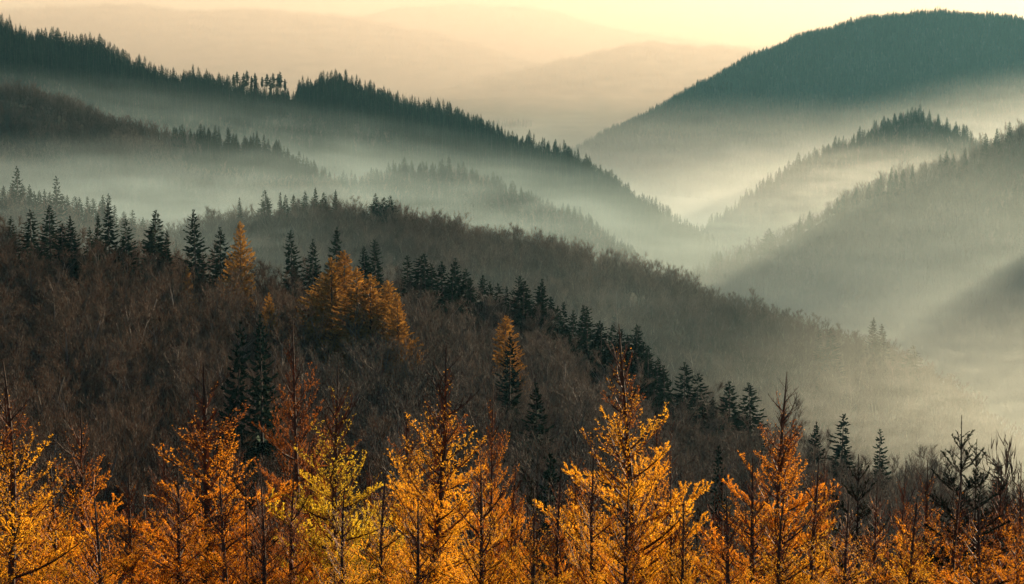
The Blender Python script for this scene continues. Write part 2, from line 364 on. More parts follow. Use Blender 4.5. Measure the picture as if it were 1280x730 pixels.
# ------------------------------------------------------------------ woods
def forest_nodes(sources):
    ng = bpy.data.node_groups.new('wood', 'GeometryNodeTree')
    ng.interface.new_socket('Geometry', in_out='INPUT', socket_type='NodeSocketGeometry')
    ng.interface.new_socket('Geometry', in_out='OUTPUT', socket_type='NodeSocketGeometry')
    n, l = ng.nodes, ng.links
    gi = n.new('NodeGroupInput'); go = n.new('NodeGroupOutput'); ip = n.new('GeometryNodeInstanceOnPoints')
    jn = n.new('GeometryNodeJoinGeometry')
    for s in reversed(sources):
        oi = n.new('GeometryNodeObjectInfo'); oi.inputs['Object'].default_value = s; oi.inputs['As Instance'].default_value = True
        l.new(oi.outputs['Geometry'], jn.inputs[0])
    def attr(nm, ty):
        a = n.new('GeometryNodeInputNamedAttribute'); a.data_type = ty; a.inputs['Name'].default_value = nm; return a.outputs[0]
    l.new(gi.outputs[0], ip.inputs['Points']); l.new(jn.outputs[0], ip.inputs['Instance'])
    ip.inputs['Pick Instance'].default_value = True
    l.new(attr('idx', 'INT'), ip.inputs['Instance Index']); l.new(attr('scl', 'FLOAT_VECTOR'), ip.inputs['Scale'])
    l.new(attr('rot', 'FLOAT_VECTOR'), ip.inputs['Rotation']); l.new(ip.outputs[0], go.inputs[0])
    return ng
def wood(name, label, pts, idx, scl, sources, clump=True):
    pts = np.asarray(pts); scl = np.asarray(scl)
    if clump: scl = scl * np.clip(.92 + clump * .34 * fbm(pts[:, 0], pts[:, 1], 22, 31) + .16 * fbm(pts[:, 0], pts[:, 1], 8, 33), .5, 1.5)
    me = bpy.data.meshes.new(name); me.from_pydata(np.asarray(pts).tolist(), [], [])
    n = len(pts); rg = np.random.default_rng(n)
    a = me.attributes.new('idx', 'INT', 'POINT'); a.data.foreach_set('value', np.asarray(idx, np.int32))
    rot = np.zeros((n, 3), np.float32); rot[:, 2] = rg.uniform(0, 6.28, n); rot[:, :2] = rg.normal(0, .025, (n, 2))
    a = me.attributes.new('rot', 'FLOAT_VECTOR', 'POINT'); a.data.foreach_set('vector', rot.ravel())
    s3 = np.repeat(np.asarray(scl, np.float32)[:, None], 3, 1); s3[:, :2] *= rg.uniform(.85, 1.2, (n, 1))
    a = me.attributes.new('scl', 'FLOAT_VECTOR', 'POINT'); a.data.foreach_set('vector', s3.ravel())
    o = link_mesh(name, me); tag(o, label, None, None, 'stuff')
    m = o.modifiers.new('wood', 'NODES'); m.node_group = forest_nodes(sources)
    return o
def scatter(hi, spacing, tmin, tmax, seed, margin=60, pxr=(-240, 1520)):
    """jittered grid of tree feet on a hill, kept where the tree can be seen"""
    hl = HILLS[hi]; rg = np.random.default_rng(seed)
    X, T = np.meshgrid(np.arange(hl.xs[0], hl.xs[-1], spacing), np.arange(tmin, tmax, spacing))
    X = X.ravel() + rg.uniform(-.48, .48, X.size) * spacing; T = T.ravel() + rg.uniform(-.48, .48, T.size) * spacing
    Y = hl.yr(X) + T; Z = hl.h(X, Y)
    k = (Y > 100) & (Z > FLOOR - 5); X, Y, Z = X[k], Y[k], Z[k]
    px, py = to_px(X, Y, Z + hl.th * 1.25)
    k = (px > pxr[0]) & (px < pxr[1]) & (py < 790)
    for j, h2 in enumerate(HILLS):
        if j == hi: continue
        if DEPTHS[j] < DEPTHS[hi]: k &= py < np.interp(px, PXS, SKYLINES[j]) + margin * min(1, 800 / DEPTHS[j]) + 12
        zz = h2.h(X, Y); inside = (X > h2.xs[0]) & (X < h2.xs[-1]); k &= ~(inside & (zz > Z + 1))
    # behind its own crest, only the first rows show
    return X[k], Y[k], Z[k], px[k], py[k]
rng = np.random.default_rng(5)
def mix_idx(n, weights):
    return rng.choice(len(weights), n, p=np.array(weights) / sum(weights))
def patch(x, y, s, seed): return fbm(x, y, s, seed)

for n, (sp, lab) in enumerate(((17, 'pale wood on the far ridge along the top left'), (20, 'palest wood on the far ridge at the top centre'), (15, 'pale wood on the far slope left of the big round hill'), (12, 'faint wood on the low far hill at the end of the valley'))):
    X, Y, Z, px, py = scatter(10 + n, sp, -700, 150, 60 + n)
    wood('far_wood', lab, np.stack([X, Y, Z], 1), mix_idx(len(X), [1] * 9), rng.uniform(.6, 1.0, len(X)), src_beech_lo + src_spruce_lo)
INDIV_BEECH = []                                                # the near beeches that show largest
X, Y, Z, px, py = scatter(0, 7.4, -480, 45, 1, 400)
o = np.argsort(Y); X, Y, Z, px, py = (a[o] for a in (X, Y, Z, px, py))
vis = np.where((px > -10) & (px < 1290) & (Y > 190) & (py < 665))[0][:300]
for i in vis: INDIV_BEECH.append((X[i], Y[i], Z[i], px[i], rng.uniform(.68, 1.16)))
rest = np.ones(len(X), bool); rest[vis] = False
ci = mix_idx(rest.sum(), [1] * 7)
cop = (px[rest] < 420 + 60 * patch(X[rest], Y[rest], 30, 1))
ci = np.where(cop, 7 + ci % 4, ci)
wood('beech_wood', 'leafless brown beech wood covering the near slope', np.stack([X, Y, Z], 1)[rest], ci, rng.uniform(.68, 1.12, rest.sum()), src_beech + src_copper, False)

X, Y, Z, px, py = scatter(2, 5.2, -330, 110, 2)
wood('beech_wood', 'grey-brown leafless wood covering the middle ridge', np.stack([X, Y, Z], 1), mix_idx(len(X), [1] * 12), rng.uniform(.62, .98, len(X)), src_beech + src_beech_lo, .35)
X, Y, Z, px, py = scatter(1, 5.0, -160, 70, 3)
wood('mixed_wood', 'misty leafless wood on the low left rise', np.stack([X, Y, Z], 1), mix_idx(len(X), [3] * 5 + [.2] * 4), rng.uniform(.7, 1.0, len(X)), src_beech_lo + src_spruce_lo)
X, Y, Z, px, py = scatter(3, 5.5, -420, 80, 4)
g = patch(X, Y, 70, 3) > .35
ix = np.where(g, 5 + mix_idx(len(X), [1] * 4), mix_idx(len(X), [1] * 5))
wood('mixed_wood', 'brown wood with dark spruces on the lower left ridge', np.stack([X, Y, Z], 1), ix, np.where(g, rng.uniform(.5, .8, len(X)), rng.uniform(.7, 1, len(X))), src_beech_lo + src_spruce_lo)
X, Y, Z, px, py = scatter(4, 5.5, -300, 80, 5)
ix = mix_idx(len(X), [1] * 5 + [1.2] * 4)
wood('mixed_wood', 'misty wood on the knoll left of centre', np.stack([X, Y, Z], 1), ix, rng.uniform(.6, .95, len(X)), src_beech_lo + src_spruce_lo)
X, Y, Z, px, py = scatter(5, 5.2, -560, 90, 6)
k = ~((np.abs(px - 365) < 4 + 3 * rng.random(len(px))) & (Y > left1.yr(X) - 30)); X, Y, Z, px, py = (a[k] for a in (X, Y, Z, px, py))
g = patch(X, Y, 120, 6); ix = np.where(g > -.1, 5 + mix_idx(len(X), [1] * 4), np.where(g > -.8, mix_idx(len(X), [1] * 5), 9 + mix_idx(len(X), [1, 1])))
ix = np.where((Y > left1.yr(X) - 120) | (rng.random(len(X)) < .4), 5 + ix % 4, ix)
sl = rng.uniform(.42, 1.08, len(X)); sl[(px > 286) & (px < 374) & (Y > left1.yr(X) - 45)] *= .72
wood('spruce_wood', 'dark spruce wood covering the long left ridge', np.stack([X, Y, Z], 1), ix, sl, src_beech_lo + src_spruce_lo + src_gold_lo)
X, Y, Z, px, py = scatter(6, 5.5, -520, 90, 7)
g = patch(X, Y, 110, 8); ix = np.where(g > .1, 5 + mix_idx(len(X), [1] * 4), mix_idx(len(X), [1] * 5))
wood('mixed_wood', 'hazy wood on the shaded right hillside', np.stack([X, Y, Z], 1), ix, rng.uniform(.45, 1.1, len(X)), src_beech_lo + src_spruce_lo)
X, Y, Z, px, py = scatter(7, 6.2, -460, 90, 8)
wood('spruce_wood', 'hazy spruce wood on the pointed right hill', np.stack([X, Y, Z], 1), mix_idx(len(X), [.5] * 5 + [1.2] * 4), rng.uniform(.42, 1.08, len(X)), src_beech_lo + src_spruce_lo)
X, Y, Z, px, py = scatter(8, 7.0, -800, 110, 9)
wood('spruce_wood', 'dark wood covering the big round hill', np.stack([X, Y, Z], 1), mix_idx(len(X), [.06] * 5 + [1.2] * 4), rng.uniform(.42, .68, len(X)), src_beech_lo + src_spruce_lo)

# ------------------------------------------------------------------ trees one by one
RR0 = random.Random(9)
def tree(name, meshes, loc, height, base_h, rz, label, cat, group=None, squash=1.0):
    """a thing at the tree's foot with its trunk and crown"""
    r = empty(name, loc, rz); k = height / base_h; r.scale = (k * squash, k * squash, k)
    tag(r, label, cat, group)
    r.rotation_euler = (RR0.gauss(0, .02), RR0.gauss(0, .02), rz)
    link_mesh('trunk', meshes[0], r); link_mesh('crown', meshes[1], r)
    return r
MARKS = [(0, 'behind the larch at the left edge'), (97, 'behind the bushy amber larch second from the left edge'), (180, 'in the gap right of the bushy amber larch'), (253, 'behind the large amber larch'), (320, 'just left of the tall dark rusty larch'),
    (370, 'behind the tall dark rusty larch'), (424, 'behind the yellow-green larch'), (490, 'between the yellow-green larch and the tall golden larch'), (561, 'behind the tall bright golden larch at the middle'), (617, 'behind the narrow orange larch'),
    (672, 'around the small dark spruce on the grey-brown slope'), (725, 'behind the left limbs of the rusty-topped larch'), (776, 'behind the tall rusty-topped larch'), (840, 'right of the tall rusty-topped larch'), (905, 'around the small grey spruce left of the tall orange larch'),
    (980, 'behind the tall orange larch right of centre'), (1050, 'below the grey hazy broad spruce'), (1105, 'below the grey hazy slim spruce'), (1160, 'behind the orange larch left of the young spruces'), (1220, 'behind the two tall young spruces'), (1280, 'in the mist at the right edge')]
for n, (x, y, z, px, s) in enumerate(INDIV_BEECH):
    copper = px < 420 + 60 * float(patch(x, y, 30, 1))
    ms = COP_M[n % 7] if copper else BEE_M[n % 7]
    where = min(MARKS, key=lambda m: abs(m[0] - px))[1]; hue = 'rusty brown' if copper else 'grey-brown'
    row = ('lower row', 'middle row', 'upper row')[0 if y < 250 else 1 if y < 310 else 2]
    r = empty('beech_tree', (x, y, z), rng.uniform(0, 6.28)); r.scale = (s * 1.05, s * 1.05, s)
    tag(r, f'leafless {hue} beech {where}, {row}', 'tree', f'{hue} beeches {where}, {row}')
    link_mesh('trunk', ms[0], r); link_mesh('crown', ms[1], r)

def by_tip(px, py, d):
    p = P(px, py, d); return p[0], p[1], p[2]
def stand(px, py, d, hmin=9, hmax=36):
    x, y, zt = by_tip(px, py, d); zg = ground_z(x, y); return (x, y, zg - .3), min(max(zt - zg, hmin), hmax)
RR = random.Random(77)
ORD = ['first', 'second', 'third', 'fourth', 'fifth', 'sixth', 'seventh', 'eighth', 'ninth', 'tenth', 'eleventh', 'twelfth', 'thirteenth', 'fourteenth', 'fifteenth', 'sixteenth',
       'seventeenth', 'eighteenth', 'nineteenth', 'twentieth', 'twenty-first', 'twenty-second', 'twenty-third', 'twenty-fourth', 'twenty-fifth', 'twenty-sixth']
def spruce_at(px, py, d, label, group, squash=1.0, name='spruce_tree'):
    loc, h = stand(px, py, d)
    return tree(name, SPR_M[RR.randrange(7)], loc, h, 26, RR.uniform(0, 6.28), label, 'spruce', group, squash * RR.uniform(.85, 1.25) * (1.0 + .25 * max(0, (24 - h) / 24)))
NEARY = lambda px: float(np.interp(P(px, 300, 550)[0], near.xs, near.ys))
# dark spruces on the crest at the left
left_crest = [(15, 270, .95, 'low round-topped dark spruce at the left end of the near crest'), (40, 262, 1.1, 'left one of two ragged dark spruces leaning together on the crest'),
    (62, 257, 1.15, 'ragged broad dark spruce with two tops on the crest, third from the left edge'), (78, 279, .9, 'small dark spruce right of the ragged two-topped spruce'),
    (91, 270, 1.0, 'slim dark spruce left of the tight spruce trio on the crest'), (110, 284, .9, 'shortest dark spruce of the tight group on the left crest'),
    (120, 266, .9, 'narrow dark spruce leaning on the tallest of its tight group'), (136, 254, 1.05, 'tallest dark spruce of the tight group on the left crest'),
    (158, 273, 1.0, 'dark spruce just right of the tight group on the left crest'), (188, 262, .95, 'dark spire-shaped spruce standing midway between the group and the biggest spruce'),
    (205, 288, .85, 'short dark spruce at the foot of the spire-shaped spruce'), (245, 262, 1.25, 'biggest broad dark spruce on the near crest, left of the golden larch'),
    (275, 284, 1.05, 'dark spruce squeezed between the biggest spruce and the tall golden larch')]
for px, py, sq, lb in left_crest: spruce_at(px, py, NEARY(px) - 8 + RR.uniform(-8, 8), lb, 'dark spruces on the left part of the near crest', sq)
for px, py, sq, lb in [(366, 288, 1.0, 'dark spruce alone on the crest right of the golden larch'), (390, 299, 1.1, 'flat-topped broken dark spruce on the crest'),
    (419, 284, 1.0, 'dark pointed spruce rising behind the golden larch clump'), (459, 308, .95, 'dark spruce just behind the right end of the golden clump'), (470, 299, 1.1, 'dark spruce topping the crest right of the golden clump')]:
    spruce_at(px, py, NEARY(px) + 5, lb, 'dark spruces behind the golden clump', sq)
row = [(509, 319), (524, 320), (533, 317), (553, 327), (569, 323), (579, 336), (598, 344), (622, 354), (643, 345), (652, 352), (669, 348), (676, 358), (691, 371), (708, 377), (724, 381), (736, 383), (752, 404), (763, 406), (778, 412), (791, 405), (801, 415), (812, 432)]
row = sorted(row + [(541, 330), (561, 334), (588, 346), (610, 352), (632, 358), (660, 360), (683, 372), (699, 382), (716, 388), (744, 400), (770, 416), (784, 418), (806, 428), (820, 446)])
ORD += ['twenty-seventh', 'twenty-eighth', 'twenty-ninth'] + ['thirt' + e for e in ('ieth', 'y-first', 'y-second', 'y-third', 'y-fourth', 'y-fifth', 'y-sixth', 'y-seventh')]
for n, (px, py) in enumerate(row):
    spruce_at(px, py, NEARY(px) + RR.uniform(-6, 6), ORD[n] + ' dark spruce from the left in the row stepping down the near crest', 'row of dark spruces stepping down the crest', RR.uniform(1.1, 1.5))
for px, py, d, sq, lb in [(836, 456, 470, 1.1, 'dark spruce left of the broad dark spruce at the right end of the crest'), (855, 452, 468, 1.2, 'broad dark spruce at the right end of the near crest'), (870, 466, 462, 1.05, 'dark spruce right of the broad one at the end of the crest'),
    (891, 496, 455, .8, 'small faint spruce between the broad dark spruce and the two hazy spires'), (914, 477, 450, 1.1, 'left one of two hazy spruce spires behind the tall orange larch'), (945, 478, 448, 1.0, 'right one of two hazy spruce spires behind the tall orange larch'),
    (1015, 526, 440, 1.0, 'faint spruce half hidden by the tall orange larch on the right'), (1050, 517, 432, 1.2, 'grey hazy broad spruce right of the tall orange larch'), (1101, 536, 425, 1.05, 'grey hazy slim spruce above the dark young spruce'),
    (1247, 576, 415, .9, 'very faint spruce in the mist at the right edge')]:
    spruce_at(px, py, d, lb, 'hazy spruces at the right end of the crest', sq)
for px, py, d, sq, lb in [(285, 368, 330, .55, 'dark slim spruce standing among the rusty beeches, left one of two'), (326, 366, 335, .65, 'dark broad spruce among the rusty beeches, right one of two'),
    (636, 416, 400, .85, 'dark spruce standing in front of the lone golden larch'), (672, 478, 340, 1.1, 'small dark spruce alone on the grey-brown slope'), (690, 568, 250, .75, 'dark spruce low on the slope between two orange larches'),
    (905, 556, 300, .7, 'small grey spruce left of the tall orange larch')]:
    spruce_at(px, py, d, lb, 'single spruces on the near slope', sq)
# golden larches among the beeches
def larch_at(px, py, d, label, sq=1.0, grp='golden larches among the beeches'):
    loc, h = stand(px, py, d, 7); return tree('larch_tree', GLD_M[RR.randrange(3)], loc, h, 24, RR.uniform(0, 6.28), label, 'larch', grp, sq * 1.2)
larch_at(300, 277, NEARY(300) - 22, 'tall slim golden larch on the crest beside the biggest spruce', .62)
for px, py, d, sq, lb in [(235, 333, NEARY(235) - 22, .6, 'small orange larch at the foot of the biggest spruce'), (340, 366, 480, .6, 'small golden larch behind the pair of dark spruces on the slope'), (400, 342, 490, 1.2, 'left shoulder of the golden clump, a low broad larch'),
    (415, 322, 485, 1.0, 'golden larch left of the top of the golden clump'), (429, 313, 490, 1.0, 'tallest golden larch at the top of the golden clump'), (446, 334, 476, 1.1, 'golden larch in the front middle of the golden clump'),
    (462, 343, 474, 1.1, 'golden larch right of the middle of the golden clump'), (485, 350, 472, 1.0, 'dull golden larch near the right end of the golden clump'), (500, 366, 462, 1.0, 'dull low larch at the right end of the golden clump'), (632, 395, 455, 1.0, 'lone rounded golden larch in the middle of the grey-brown slope')]:
    larch_at(px, py, d, lb, sq)
# spruces on the sky line of the middle ridge and in the mist behind
MIDY = lambda px: float(np.interp(P(px, 260, 1080)[0], mid.xs, mid.ys))
for n, (px, py) in enumerate([(300, 246), (334, 237), (350, 240), (357, 243), (367, 243), (381, 238), (394, 234), (405, 240), (419, 237), (468, 241), (479, 246), (487, 244)]):
    spruce_at(px, py, MIDY(px) + RR.uniform(-4, 8), ORD[n] + ' small spruce from the left along the top of the middle ridge', 'small spruces on top of the middle ridge', RR.uniform(1, 1.3))
for n, (px, py) in enumerate([(1024, 413), (1041, 411), (1090, 397), (1102, 405), (1142, 431)]):
    spruce_at(px, py, MIDY(px) - (60 if n < 2 else 10), ORD[n] + ' spruce from the left on the misty right end of the middle ridge', 'spruces on the right end of the middle ridge', 1.2)
HUMY = lambda px: float(np.interp(P(px, 250, 820)[0], hump.xs, hump.ys))
for n, (px, py) in enumerate([(5, 232), (15, 229), (27, 230), (38, 236), (48, 238), (55, 236), (63, 240), (71, 243), (78, 242), (86, 243), (93, 245), (101, 246), (110, 245), (117, 248), (128, 251), (141, 256), (154, 264), (165, 262), (196, 266)]):
    spruce_at(px, py, HUMY(px) + RR.uniform(-5, 12), ORD[n] + ' hazy spruce from the left on the low misty rise', 'hazy spruces on the low left rise', RR.uniform(1, 1.25))
RNY = lambda px: float(np.interp(P(px, 200, 2200)[0], rnear.xs, rnear.ys))
for n, (px, py) in enumerate([(925, 309), (963, 285), (1000, 270), (1012, 263), (1046, 246), (1054, 243), (1070, 234), (1086, 227), (1100, 218), (1113, 209), (1121, 212), (1129, 211), (1141, 206), (1176, 192), (1184, 189), (1192, 192), (1206, 184), (1232, 166), (1246, 160), (1262, 152)]):
    spruce_at(px, py, RNY(px) - RR.uniform(0, 25), ORD[n] + ' hazy spruce from the left along the crest of the right hillside', 'hazy spruces along the crest of the right hillside', RR.uniform(1.0, 1.5))
for n, (px, py) in enumerate([(1216, 170), (1224, 163), (1252, 150), (1271, 146), (1278, 149)]):
    loc, h = stand(px, py, RNY(px)); tree('beech_tree', BEE_M[n % 7], loc, h, 21, n * 1.1, ORD[n] + ' tall leafless tree from the left on the crest at the right edge', 'tree', 'leafless trees on the crest at the right edge', .6)
RMY = lambda px: float(np.interp(P(px, 160, 3100)[0], rmid.xs, rmid.ys))
for n, (px, py) in enumerate([(935, 240), (962, 224), (1003, 198), (1034, 182), (1044, 178), (1074, 157), (1102, 150), (1144, 138), (1152, 140), (1163, 139), (1173, 142), (1184, 146), (1195, 151), (1208, 156)]):
    spruce_at(px, py, RMY(px) - RR.uniform(0, 25), ORD[n] + ' faint spruce from the left along the top of the pointed hill', 'faint spruces along the top of the pointed hill', RR.uniform(1.0, 1.4))
# tall thin forest-edge trees on the long left ridge
PIN = [pine_meshes(170 + i) for i in range(6)]
PIN_M = [(t.mesh('trunk', [M['bark']]), c.mesh('crown', [M['spruce']])) for t, c in PIN]
L1Y = lambda px: float(np.interp(P(px, 110, 2590)[0], left1.xs, left1.ys))
for n, (px, py) in enumerate([(292, 92), (297, 88), (304, 90), (308, 87), (315, 94), (319, 89), (327, 95), (333, 91), (338, 95), (342, 90), (347, 92), (351, 87), (356, 98)]):
    loc, h = stand(px, py, L1Y(px) + RR.uniform(-25, 25), 18, 34)
    tree('tall_spruce', PIN_M[n % 6], loc, h, 26, RR.uniform(0, 6.28), ORD[n] + ' bare-trunked spruce from the left in the thin row beside the gap', 'spruce', 'thin row of bare-trunked spruces on the long ridge', 1.1)

# ------------------------------------------------------------------ the larches in front
def rosettes(b, p0, p1, dens, R, size=.027, m=0):
    L = (p1 - p0).length
    if L < 1e-6: return
    d = (p1 - p0) / L; n = L * dens; n = int(n) + (R.random() < n - int(n))
    for _ in range(n):
        c = p0 + d * L * R.random()
        for k in range(4):
            u = Vector((R.gauss(0, 1), R.gauss(0, 1), R.gauss(0, 1))); u = (u - d * u.dot(d))
            u = (u.normalized() + d * R.uniform(.4, 2.2)).normalized()
            s = u.cross(Vector((R.gauss(0, 1), R.gauss(0, 1), R.gauss(0, 1)))).normalized() * size * .14
            e = c + u * size * R.uniform(.7, 1.25)
            b.tri(c - s, c + s, e, m)
def add_branch(wb, nb, R, L, el, dens, mat=None, up=.5, lat=1.0, wm=0, nm=0, twm=None):
    """one larch limb along +X: main axis, side twigs, needle rosettes"""
    mat = mat or Matrix.Identity(4); twm = wm if twm is None else twm
    N = 7; pts = []; yw = R.uniform(-.12, .12)
    for j in range(N):
        q = j / (N - 1)
        pts.append(mat @ Vector((L * q * math.cos(el) * (1 - .12 * q * up), L * yw * math.sin(q * 3), L * (math.sin(el) * q + up * (q * q - .35 * q) * .55))))
    r0 = .008 + .013 * L
    wb.tube(pts, [r0 * (1 - .8 * j / (N - 1)) for j in range(N)], 4, wm)
    rosettes_seg = lambda a, c, k: rosettes(nb, a, c, dens * k, R, m=nm)
    n = int(15 * lat * (.5 + .5 * L))
    for j in range(3, N - 1): rosettes_seg(pts[j], pts[j + 1], .8)
    for i in range(n):
        q = .14 + .84 * (i + R.random()) / n; k = min(N - 2, int(q * (N - 1))); p = pts[k].lerp(pts[k + 1], q * (N - 1) - k)
        d = (pts[k + 1] - pts[k]).normalized(); side = d.cross(Vector((0, 0, 1))).normalized() * (1 if i % 2 else -1)
        ln = L * R.uniform(.22, .42) * (1.15 - .75 * q) + .05
        dv = (d * R.uniform(.5, 1.0) + side * R.uniform(.4, .9) + Vector((0, 0, R.uniform(0, .9)))).normalized()
        e1 = p + dv * ln * .55; e2 = e1 + (dv + Vector((0, 0, R.uniform(.1, .5)))).normalized() * ln * .5
        wb.tube([p, e1, e2], [.0045, .0035, .0015], 3, twm)
        rosettes_seg(p, e1, 1); rosettes_seg(e1, e2, 1)
        for _ in range(2 if ln > .2 else 1):
            f = p.lerp(e2, R.uniform(.2, .8)); l2 = ln * R.uniform(.3, .55)
            g = f + (dv * .7 + Vector((R.gauss(0, .5), R.gauss(0, .5), R.uniform(-.2, .7)))).normalized() * l2
            wb.tube([f, g], [.003, .0012], 3, twm); rosettes_seg(f, g, 1.1)
POOL = {}
def pool(cls, colour, k):
    """shared limb meshes: (wood, needles)"""
    key = (cls, colour, k)
    if key not in POOL:
        R = random.Random(900 + 31 * k + 7 * len(cls)); wb, nb = MB(), MB()
        if cls == 'low': add_branch(wb, nb, R, 1.4, R.uniform(.02, .2), 105, up=R.uniform(.5, .9))
        elif cls == 'mid': add_branch(wb, nb, R, .95, R.uniform(.3, .55), 100, up=R.uniform(.35, .6))
        elif cls == 'high': add_branch(wb, nb, R, .6, R.uniform(.6, .85), 34, up=.35, lat=.8)
        else: add_branch(wb, nb, R, .5, R.uniform(.7, 1.0), 9, up=.45, lat=.8)
        for (c2, col) in [(c, c) for c in ('gold', 'orange', 'rust', 'lime')]:
            POOL[(cls, c2, k)] = (None, nb.mesh('needles', [M['needle_' + c2]]))
        w = wb.mesh('branch', [M['larch_bark']])
        for c2 in ('gold', 'orange', 'rust', 'lime'): POOL[(cls, c2, k)] = (w, POOL[(cls, c2, k)][1])
    return POOL[key]
CROWNS = {}
def larch_crown(v, colour, H):
    """the many finer limbs of a larch, joined: (twigs, needles)"""
    if (v, colour) in CROWNS: return CROWNS[(v, colour)]
    R = random.Random(40 + v); wb, nb = MB(), MB(); z = H * .16; n = 0
    while z < H * .90:
        t = z / H; L = (2.15 * (1 - t) ** .75 + .10) * R.uniform(.4, 1.1)
        el = .15 + .95 * t + R.uniform(-.15, .25); a = n * 2.4 + R.uniform(-.4, .4); n += 1
        dens = (92 if t < .38 else 66) * (1 if t < .53 else max(.03, (.82 - t) / .29)) * R.uniform(.4, 1.35)
        add_branch(wb, nb, R, L, el, dens, Matrix.Translation((0, 0, z)) @ Matrix.Rotation(a, 4, 'Z'), up=R.uniform(.3, .7), lat=.8)
        z += H * .0105
    w = wb.mesh('twigs', [M['larch_twig']])
    for c in ('gold', 'orange', 'rust', 'lime'): CROWNS[(v, c)] = (w, nb.mesh('needles', [M['needle_' + c]]))
    return CROWNS[(v, colour)]
LH = 8.5
TRUNKS = []
for v in range(4):
    R = random.Random(60 + v); b = MB(); ph = R.uniform(0, 6)
    zz = np.linspace(-.4, LH, 18)
    b.tube([(.05 * math.sin(z * .9 + ph), .05 * math.cos(z * .7 + ph), z) for z in zz], [.085 * (1 - max(z, 0) / LH) ** .8 + .007 for z in zz], 7)
    TRUNKS.append(b.mesh('trunk', [M['larch_bark']]))
def larch(px, py, d, colour, label, v, limbs=26, slim=1.0, seed=0, group='larches in front'):
    x, y, zt = by_tip(px, py, d); zg = float(near.h(np.array([x]), np.array([y]))[0])
    k = (zt - zg) / LH
    r = empty('larch_tree', (x, y, zg)); r.rotation_euler = (RR0.gauss(0, .022), RR0.gauss(0, .022), RR.uniform(0, 6.28)); slim *= RR0.uniform(.95, 1.3); r.scale = (k * slim, k * slim, k)
    top = r.rotation_euler.to_matrix() @ Vector((0, 0, zt - zg)); r.location = (x - top.x, y - top.y, zg); tag(r, label, 'larch', group)
    link_mesh('trunk', TRUNKS[v % 4], r)
    tw, nd = larch_crown(v % 4, colour, LH)
    c = tag(link_mesh('twigs', tw, r), kind='stuff'); tag(link_mesh('needles', nd, r), kind='stuff')
    R = random.Random(500 + seed + int(px)); tl = np.linspace(.30, .965, limbs)
    for n, t in enumerate(tl):
        cls = 'low' if t < .48 else 'mid' if t < .68 else 'high' if t < .81 else 'tip'
        base = {'low': 1.4, 'mid': .95, 'high': .6, 'tip': .5}[cls]
        L = (2.2 * (1 - t) ** .75 + .12) * R.uniform(.6, 1.15)
        w, nn = pool(cls, colour if t < .76 else 'rust', R.randrange(5))
        ob = link_mesh('branch', w, r); ob.location = (0, 0, LH * t); ob.rotation_euler = (0, 0, n * 2.4 + R.uniform(-.3, .3)); ob.scale = (L / base,) * 3
        if cls != 'tip': link_mesh('needles', nn, ob)
    return r
